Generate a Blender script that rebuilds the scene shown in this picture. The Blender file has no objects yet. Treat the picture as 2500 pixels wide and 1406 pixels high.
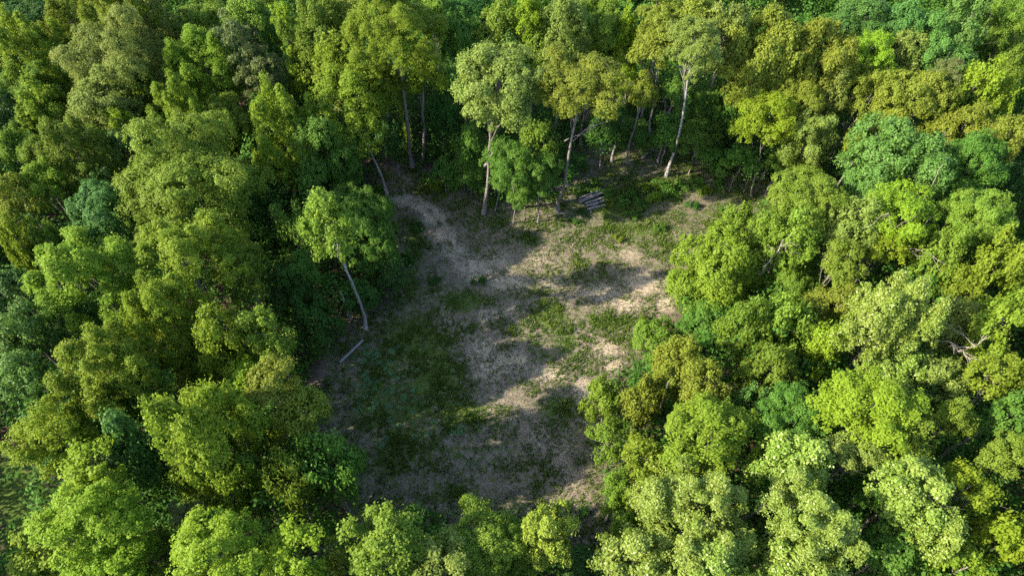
import bpy, math, random
import numpy as np
from mathutils import Vector

random.seed(7)
RS = np.random.RandomState(11)
sc = bpy.context.scene
col = sc.collection

# ------------------------------------------------------------------ camera
CAM_H, TILT, LENS = 78.0, 54.0, 24.0
FPX = 2500 * LENS / 36.0
ct, st = math.cos(math.radians(TILT)), math.sin(math.radians(TILT))
cam_d = bpy.data.cameras.new('camera'); cam_d.lens = LENS; cam_d.sensor_width = 36.0
cam_d.clip_end = 6000; cam_d.clip_start = 0.5
cam = bpy.data.objects.new('camera', cam_d); col.objects.link(cam)
cam.location = (0, 0, CAM_H); cam.rotation_euler = (math.radians(90 - TILT), 0, 0)
sc.camera = cam

def ray(px, py):
    u, v = px - 1250.0, py - 703.0
    return u, FPX * ct - v * st, -FPX * st - v * ct      # world direction of a photo pixel
def at(px, py, z=0.0):
    x, y, dz = ray(px, py); t = (CAM_H - z) / -dz
    return Vector((x * t, y * t, z)), t                   # point on the level z, metres per pixel there
def proj(p):
    x, y, z = p[0], p[1], p[2] - CAM_H
    f = y * ct - z * st; up = y * st + z * ct
    return 1250 + FPX * x / f, 703 - FPX * up / f

# ------------------------------------------------------------------ world, sun
SUN_EL = 32.0
w = bpy.data.worlds.new('World'); sc.world = w; w.use_nodes = True
nt = w.node_tree; bg = nt.nodes['Background']
sky = nt.nodes.new('ShaderNodeTexSky'); sky.sky_type = 'NISHITA'; sky.sun_disc = False
sky.sun_elevation = math.radians(SUN_EL); sky.sun_rotation = math.radians(-103)
nt.links.new(sky.outputs['Color'], bg.inputs['Color']); bg.inputs['Strength'].default_value = 0.15
sl = bpy.data.lights.new('sun', 'SUN'); sl.energy = 4.4; sl.angle = math.radians(0.53); sl.color = (1.0, 0.91, 0.74)
so = bpy.data.objects.new('sun', sl); col.objects.link(so); so.location = (-60, 40, 120)
e = math.radians(SUN_EL)
so.rotation_euler = Vector((math.cos(e), 0.19, -math.sin(e))).to_track_quat('-Z', 'Y').to_euler()

sc.view_settings.view_transform = 'Standard'; sc.view_settings.look = 'None'
sc.view_settings.exposure = 2.0; sc.view_settings.gamma = 1.0
sc.render.engine = 'CYCLES'
cy = sc.cycles
cy.max_bounces = 5; cy.diffuse_bounces = 3; cy.glossy_bounces = 1; cy.transmission_bounces = 3
cy.transparent_max_bounces = 2; cy.use_denoising = False
cy.caustics_reflective = False; cy.caustics_refractive = False

# ------------------------------------------------------------------ materials
def new_mat(name):
    m = bpy.data.materials.new(name); m.use_nodes = True
    m.node_tree.nodes.clear(); return m, m.node_tree.nodes, m.node_tree.links
def leaf_mat(name, base, alt, trans=0.30, spec=0.10, rough=0.55, hue=0.012):
    m, N, L = new_mat(name)
    out = N.new('ShaderNodeOutputMaterial'); mix = N.new('ShaderNodeMixShader'); mix.inputs[0].default_value = trans
    p = N.new('ShaderNodeBsdfPrincipled'); t = N.new('ShaderNodeBsdfTranslucent')
    p.inputs['Roughness'].default_value = rough; p.inputs['Specular IOR Level'].default_value = spec
    a = N.new('ShaderNodeAttribute'); a.attribute_name = 'rnd'
    c = N.new('ShaderNodeMix'); c.data_type = 'RGBA'
    c.inputs['A'].default_value = (*base, 1); c.inputs['B'].default_value = (*alt, 1)
    L.new(a.outputs['Fac'], c.inputs['Factor'])
    oi = N.new('ShaderNodeObjectInfo'); hs = N.new('ShaderNodeHueSaturation')
    mh = N.new('ShaderNodeMapRange'); mh.inputs['To Min'].default_value = 0.5 - hue; mh.inputs['To Max'].default_value = 0.5 + hue
    mv = N.new('ShaderNodeMapRange'); mv.inputs['To Min'].default_value = 0.88; mv.inputs['To Max'].default_value = 1.12
    L.new(oi.outputs['Random'], mh.inputs['Value']); L.new(oi.outputs['Random'], mv.inputs['Value'])
    L.new(mh.outputs[0], hs.inputs['Hue']); L.new(mv.outputs[0], hs.inputs['Value'])
    L.new(c.outputs['Result'], hs.inputs['Color'])
    L.new(hs.outputs[0], p.inputs['Base Color'])
    hs2 = N.new('ShaderNodeHueSaturation'); hs2.inputs['Hue'].default_value = 0.49; hs2.inputs['Value'].default_value = 1.5
    L.new(hs.outputs[0], hs2.inputs['Color']); L.new(hs2.outputs[0], t.inputs['Color'])
    L.new(p.outputs[0], mix.inputs[1]); L.new(t.outputs[0], mix.inputs[2]); L.new(mix.outputs[0], out.inputs[0])
    return m
LM = {
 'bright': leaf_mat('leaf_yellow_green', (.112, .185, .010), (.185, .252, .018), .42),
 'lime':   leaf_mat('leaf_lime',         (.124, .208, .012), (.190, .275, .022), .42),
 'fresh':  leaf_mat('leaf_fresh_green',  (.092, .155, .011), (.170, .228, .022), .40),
 'mid':    leaf_mat('leaf_mid_green',    (.070, .130, .013), (.130, .190, .022), .38),
 'green':  leaf_mat('leaf_clear_green',  (.048, .115, .015), (.098, .172, .024), .38),
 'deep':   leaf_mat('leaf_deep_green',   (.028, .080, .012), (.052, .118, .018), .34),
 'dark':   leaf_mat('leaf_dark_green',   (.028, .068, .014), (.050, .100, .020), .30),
 'blue':   leaf_mat('leaf_blue_green',   (.054, .125, .018), (.104, .188, .034), .34, .18),
 'teal':   leaf_mat('leaf_cool_green',   (.040, .102, .017), (.074, .150, .027), .34, .18),
 'olive':  leaf_mat('leaf_olive',        (.086, .145, .013), (.152, .210, .026), .36),
 'brown':  leaf_mat('leaf_olive_brown',  (.102, .140, .013), (.172, .200, .026), .34, hue=.006),
 'sage':   leaf_mat('leaf_sage',         (.100, .146, .021), (.178, .216, .046), .36),
 'pale':   leaf_mat('leaf_pale_green',   (.105, .185, .014), (.235, .300, .056), .38, .30, .42),
 'pine':   leaf_mat('needle_olive',      (.070, .095, .024), (.115, .140, .040), .22),
 'pineY':  leaf_mat('needle_yellow',     (.140, .180, .018), (.210, .245, .036), .28),
}
def bark_mat(name, a, b):
    m, N, L = new_mat(name)
    out = N.new('ShaderNodeOutputMaterial'); p = N.new('ShaderNodeBsdfPrincipled'); p.inputs['Roughness'].default_value = .9
    p.inputs['Specular IOR Level'].default_value = .15
    tc = N.new('ShaderNodeTexCoord'); mp = N.new('ShaderNodeMapping'); mp.inputs['Scale'].default_value = (3, 3, .8)
    n = N.new('ShaderNodeTexNoise'); n.inputs['Scale'].default_value = 2.2; n.inputs['Detail'].default_value = 6
    r = N.new('ShaderNodeValToRGB'); r.color_ramp.elements[0].position = .35; r.color_ramp.elements[1].position = .65
    r.color_ramp.elements[0].color = (*a, 1); r.color_ramp.elements[1].color = (*b, 1)
    L.new(tc.outputs['Object'], mp.inputs[0]); L.new(mp.outputs[0], n.inputs['Vector']); L.new(n.outputs['Fac'], r.inputs[0])
    L.new(r.outputs[0], p.inputs['Base Color'])
    b_ = N.new('ShaderNodeBump'); b_.inputs['Strength'].default_value = .5; b_.inputs['Distance'].default_value = .05
    L.new(n.outputs['Fac'], b_.inputs['Height']); L.new(b_.outputs[0], p.inputs['Normal'])
    L.new(p.outputs[0], out.inputs[0]); return m
BM = {'grey': bark_mat('bark_grey', (.085, .07, .06), (.20, .175, .15)),
      'pale': bark_mat('bark_pale', (.15, .135, .12), (.34, .315, .285)),
      'dead': bark_mat('wood_weathered', (.18, .15, .125), (.36, .31, .26)),
      'log':  bark_mat('bark_log', (.11, .092, .087), (.30, .26, .25)),
      'cut':  bark_mat('cut_wood', (.22, .16, .10), (.32, .24, .15))}

# ------------------------------------------------------------------ mesh helpers
def mesh_np(name, verts, faces, k, attrs=None, mat=None):
    """verts (n,3), faces (m,k) -> mesh; attrs: {name: per-face floats}"""
    me = bpy.data.meshes.new(name); n, m = len(verts), len(faces)
    me.vertices.add(n); me.vertices.foreach_set('co', np.ascontiguousarray(verts, dtype=np.float32).ravel())
    me.loops.add(m * k); me.loops.foreach_set('vertex_index', np.ascontiguousarray(faces, dtype=np.int32).ravel())
    me.polygons.add(m); me.polygons.foreach_set('loop_start', np.arange(0, m * k, k, dtype=np.int32))
    me.update(calc_edges=True)
    for an, av in (attrs or {}).items():
        a = me.attributes.new(an, 'FLOAT', 'FACE'); a.data.foreach_set('value', np.asarray(av, dtype=np.float32))
    if mat: me.materials.append(mat)
    return me
def link(name, me, parent=None):
    o = bpy.data.objects.new(name, me); col.objects.link(o)
    if parent: o.parent = parent
    return o
def tag(o, label, cat, group=None, kind=None):
    if label: o['label'] = label
    if cat: o['category'] = cat
    if group: o['group'] = group
    if kind: o['kind'] = kind
    return o
def unit(a): return a / np.maximum(np.linalg.norm(a, axis=-1, keepdims=True), 1e-9)

def leaves_to_mesh(P, Nn, L, Wd, rng):
    """flat leaf (rhombus) at every point P with normal Nn"""
    n = len(P); Nn = unit(Nn)
    t = unit(np.cross(Nn, rng.normal(size=(n, 3)))); b = np.cross(Nn, t)
    L = L[:, None]; Wd = Wd[:, None]
    V = np.stack([P - t * L * .5, P + b * Wd * .5 + t * L * .08, P + t * L * .5, P - b * Wd * .5 + t * L * .08], 1).reshape(-1, 3)
    return V, np.arange(n * 4).reshape(n, 4)

class Tubes:
    """tapered round limbs gathered into one mesh"""
    def __init__(s): s.v, s.f, s.n = [], [], 0
    def add(s, pts, rad, k=7, cap=True):
        pts = np.asarray(pts, float); m = len(pts)
        tan = unit(np.gradient(pts, axis=0))
        ref = np.array([1.0, 0, 0]) if abs(tan[0][0]) < .8 else np.array([0, 1.0, 0])
        u = unit(np.cross(tan, ref)); v_ = np.cross(tan, u)
        ang = np.linspace(0, 2 * np.pi, k, endpoint=False)
        ring = (np.cos(ang)[None, :, None] * u[:, None] + np.sin(ang)[None, :, None] * v_[:, None]) * np.asarray(rad)[:, None, None]
        s.v.append((pts[:, None] + ring).reshape(-1, 3))
        i = np.arange(m - 1)[:, None] * k; j = np.arange(k)[None]; j2 = (j + 1) % k
        s.f.append((np.stack([i + j, i + j2, i + k + j2, i + k + j], -1)).reshape(-1, 4) + s.n)
        s.n += m * k
        if cap:
            for e_, sgn in ((0, -1), (m - 1, 1)):
                base = s.n - m * k + e_ * k
                s.v.append(pts[e_][None] + tan[e_] * sgn * rad[e_] * .15)
                jj = np.arange(k); f = np.stack([base + jj, base + (jj + 1) % k, np.full(k, s.n), np.full(k, s.n)], -1)
                s.f.append(f); s.n += 1
    def mesh(s, name, mat):
        me = bpy.data.meshes.new(name); V = np.concatenate(s.v); F = np.concatenate(s.f)
        me.from_pydata(V.tolist(), [], [[a, b, c] if c == d else [a, b, c, d] for a, b, c, d in F.tolist()])
        me.polygons.foreach_set('use_smooth', [True] * len(me.polygons)); me.materials.append(mat); me.update()
        return me
def bend(a, b, n, amp, rng):
    a, b = np.asarray(a, float), np.asarray(b, float)
    t = np.linspace(0, 1, n)[:, None]; d = np.linalg.norm(b - a)
    off = np.cumsum(rng.normal(size=(n, 3)), 0); off -= off[0] + (off[-1] - off[0]) * t
    return a + (b - a) * t + off * amp * d / n

# ------------------------------------------------------------------ crowns
# O clumpy oak, T upright pointed sprays, M loose layered sprays, D dense round, P pine
KIND = {  #  lobes, lobe radius, stretch z, clump radius, leaves per clump, leaf length, width ratio, up, outward, random
  'O': dict(nl=1.7, lr=(.16, .29), sz=.95, rc=.54, k=80, leaf=.205, wr=.62, up=.35, out=1.0, rnd=.60, kd=1.15),
 'T': dict(nl=1.6, lr=(.15, .27), sz=1.75, rc=.47, k=64, leaf=.20, wr=.72, up=.30, out=.9, rnd=.80, kd=1.15),
 'M': dict(nl=1.7, lr=(.15, .28), sz=.85, rc=.50, k=62, leaf=.22, wr=.66, up=.75, out=.8, rnd=.55, kd=1.08),
 'D': dict(nl=1.2, lr=(.22, .38), sz=.90, rc=.46, k=62, leaf=.195, wr=.66, up=.55, out=.9, rnd=.55, kd=1.25),
 'P': dict(nl=1.8, lr=(.15, .25), sz=.70, rc=.42, k=56, leaf=.32, wr=.28, up=.40, out=.7, rnd=.90, kd=1.10),
}
def crown_cloud(kind, W, H, seed, dens=1.0, leafscale=1.0):
    q = KIND[kind]; rng = np.random.RandomState(seed); R, h = W / 2, H / 2
    nl = int((9 + W * .75) * q['nl'])
    C, S = [], []
    g = math.pi * (3 - 5 ** .5)
    for i in range(nl):
        z = 1 - (i + .5) / nl * (1.55 if kind != 'T' else 1.7)
        a = i * g + rng.uniform(-.5, .5); rr = math.sqrt(max(0, 1 - z * z))
        if kind == 'T': rr *= (1.0 - .28 * z)                      # egg shape, pointed top
        f = rng.uniform(.45, .92)
        lr = rng.uniform(*q['lr']) * R
        C.append((math.cos(a) * rr * R * f, math.sin(a) * rr * R * f, z * h * f * .98 + rng.uniform(-.05, .05) * h))
        S.append((lr, lr, lr * q['sz'] * min(1.5, max(.75, H / W))))
    C, S = np.array(C), np.array(S); C[:, 0] *= rng.uniform(.82, 1.0); C += rng.normal(size=C.shape) * np.array([.07 * R, .07 * R, .06 * h])
    rc = q['rc'] * (1 + .02 * (W - 10)) ; P, NN, CL = [], [], []
    for i in range(nl):
        area = 4 * math.pi * S[i][0] * (S[i][0] + S[i][2]) / 2
        n = max(4, int(area * q['kd'] * dens / (math.pi * rc * rc)))
        d = unit(rng.normal(size=(n, 3))); d[:, 2] = np.where(d[:, 2] < -.35, -d[:, 2], d[:, 2])
        if q['sz'] > 1.2:                                          # spire tips
            tap = np.clip(1 - .72 * np.clip(d[:, 2], 0, 1), .15, 1)[:, None]
            pts = C[i] + d * S[i] * np.concatenate([tap, tap, np.ones_like(tap) * 1.08], 1) * rng.uniform(.75, 1.28, size=(n, 1))
        else:
            pts = C[i] + d * S[i] * rng.uniform(.72, 1.0, size=(n, 1)) * np.where(rng.rand(n, 1) < .25, rng.uniform(1.05, 1.45, size=(n, 1)), 1.08)
        dep = np.min(np.linalg.norm((pts[:, None] - C[None]) / S[None] + (np.arange(nl) == i)[None, :, None] * 9, axis=-1), 1)
        keep = (dep > .72) | (rng.rand(n) < .12)
        pts, d = pts[keep], d[keep]
        P.append(pts); NN.append(unit(d + .5 * unit(pts / np.array([R, R, h])))); CL.append(np.clip(.5 * rng.rand(len(pts)) + .5 * rng.rand(), 0, 1))
    P, NN, CL = np.concatenate(P), np.concatenate(NN), np.concatenate(CL)
    gone = (np.sin(P[:, 0] * 1.1 + seed) * np.sin(P[:, 1] * 1.2 + seed * 2) * np.sin(P[:, 2] * 1.3 + 1)) > (.62 if kind in 'OD' else .5)
    P, NN, CL = P[~gone], NN[~gone], CL[~gone]
    k = max(6, int(q['k'] / leafscale ** 2)); n = len(P)
    off = rng.normal(size=(n, k, 3)); off = unit(off) * (rng.rand(n, k, 1) ** .45) * np.where(rng.rand(n, k, 1) < .24, 1.45, 1.0)
    flat = off - .45 * np.sum(off * NN[:, None], -1, keepdims=True) * NN[:, None]
    sizes = rc * np.clip(np.exp(rng.normal(-.05, .38, size=(n, 1, 1))), .4, 2.0)
    if kind in 'TM': flat = flat + NN[:, None] * rng.uniform(-.4, 1.0, size=(n, k, 1)) * (1.25 - np.linalg.norm(flat, axis=-1, keepdims=True)) + np.array([0, 0, .25]) * rng.rand(n, k, 1)
    LP = P[:, None] + flat * sizes
    nrm = q['out'] * (.55 * NN[:, None] + .6 * off) + np.array([0, 0, q['up']]) + q['rnd'] * rng.normal(size=(n, k, 3)) * .7
    ls = q['leaf'] * leafscale * rng.uniform(.55, 1.5, size=n * k)
    rnd = np.clip(.55 * np.repeat(CL, k) + .45 * rng.rand(n * k), 0, 1)
    return LP.reshape(-1, 3), nrm.reshape(-1, 3), ls, ls * q['wr'], rnd, C

PROTO = {}
SIZES = {'O': (6, 11, 18), 'T': (6, 11, 17), 'M': (5, 10, 15), 'D': (5, 10, 15), 'P': (7,)}
ASP = {'O': .85, 'T': 1.15, 'M': .95, 'D': 1.0, 'P': 1.3}
def proto(kind, W, variant):
    s = min(SIZES[kind], key=lambda x: abs(math.log(x / W))); v = variant % 4
    key = (kind, s, v)
    if key not in PROTO:
        seed = sum(ord(c) for c in kind) * 31 + s * 7 + v * 101; rng = np.random.RandomState(seed)
        P, N_, l, wd, rnd, C = crown_cloud(kind, s, s * ASP[kind], seed)
        V, F = leaves_to_mesh(P, N_, l, wd, rng)
        PROTO[key] = (mesh_np('crown_%s' % kind, V, F, 4, {'rnd': rnd}, LM['mid']), s, s * ASP[kind], C)
    return PROTO[key]

# ------------------------------------------------------------------ one tree
BASES = []
def trunk_mesh(base, top, r0, limbs, bark, rng, extra=()):
    T = Tubes(); L = np.linalg.norm(top)
    pts = bend((0, 0, -.3), top, 9, .10, rng); t = np.linspace(0, 1, 9)
    rad = r0 * (1 - .68 * t); rad[0] *= 1.45; rad[1] *= 1.05
    T.add(pts, rad, 9)
    for c in limbs:
        f = rng.uniform(.55, .93); i = f * 8; a = pts[int(i)] + (pts[min(8, int(i) + 1)] - pts[int(i)]) * (i % 1)
        r = r0 * (1 - .68 * f) * .38
        lp = bend(a, c, 5, .22, rng); T.add(lp, r * np.linspace(1, .22, 5), 5, cap=False)
        for _ in range(2):
            tip = c + rng.normal(size=3) * np.array([.9, .9, .7]); s0 = lp[rng.randint(2, 4)]
            T.add(bend(s0, tip, 4, .25, rng), r * .4 * np.linspace(1, .3, 4), 4, cap=False)
    for a, b, r in extra: T.add(bend(a, b, 5, .2, rng), r * np.linspace(1, .25, 5), 5, cap=False)
    return T.mesh('trunk', BM[bark])
NTREE = [0]
def tree(cx, cy_, w_, h_, colr, kind, height, label, base=None, bark='grey', name='tree', r0=None, group='forest trees'):
    NTREE[0] += 1; rng = np.random.RandomState(NTREE[0] * 17 + 3)
    zc = height * .72
    if base:
        b, _ = at(*base); dx, dy, dz = ray(cx, cy_); t = (b.y + .3) / dy; zc = CAM_H + dz * t
        zc = min(max(zc, 2.0), 27.0)
    for _ in range(3):
        c, t = at(cx, cy_, zc); dist = t * FPX; dx, dy, dz = ray(cx, cy_)
        el = math.atan2(-dz, math.hypot(dx, dy)); sc_ = t * math.sqrt(dx * dx + dy * dy + dz * dz) / math.sqrt(FPX ** 2 + (cx - 1250) ** 2 + (cy_ - 703) ** 2)
        W = w_ * sc_; Hv = h_ * sc_; q = (Hv ** 2 - (W * math.sin(el)) ** 2)
        Hc = math.sqrt(max(q, 0)) / math.cos(el); Hc = min(max(Hc, W * .65), W * (2.8 if base else 2.0))
        if base: Hc = min(Hc, zc * 1.25)
        else: zc = max(height - Hc / 2, Hc * .55)
    if base: W *= 1.34
    else:                                       # the lower half of a forest crown is hidden by its neighbours
        low = min(Hc * (.7 if height > 17 else 1.3), zc - Hc / 2 - 1.0); low = max(low, 0); W *= 1.10 if (1400 < cx < 1800 and cy_ > 780 and height <= 16) else 1.24
        c.z -= low / 2; Hc += low
    if not base:
        b = Vector((c.x + rng.uniform(-.6, .6), c.y + rng.uniform(-.6, .6), 0))
    root = bpy.data.objects.new(name, None); col.objects.link(root); root.location = (b.x, b.y, 0)
    root.empty_display_size = .5
    tag(root, label, 'tree', group)
    me, s, sh, C = proto(kind, W, rng.randint(0, 4))
    cr = link('crown', me, root); rel = c - b
    cr.location = rel; a = rng.uniform(0, 6.28); cr.rotation_euler = (0, 0, a)
    # the unit crown bulges a little over its nominal size
    sx, sz = W / s / 1.06, Hc / sh / 1.06
    cr.scale = (sx, sx, sz)
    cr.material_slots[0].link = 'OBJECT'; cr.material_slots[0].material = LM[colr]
    ca, sa = math.cos(a), math.sin(a)
    Cw = np.stack([(C[:, 0] * ca - C[:, 1] * sa) * sx, (C[:, 0] * sa + C[:, 1] * ca) * sx, C[:, 2] * sz], 1) + np.array(rel)
    pick = Cw[rng.permutation(len(Cw))[:min(len(Cw), 5 + int(W * .6))]]
    r = r0 or .06 + .0085 * (rel.z + Hc / 2)
    link('trunk', trunk_mesh(b, np.array(rel) + np.array([0, 0, Hc * .22]), r, pick, bark, rng), root)
    BASES.append((b.x, b.y, W / 2))
    return root

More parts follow.
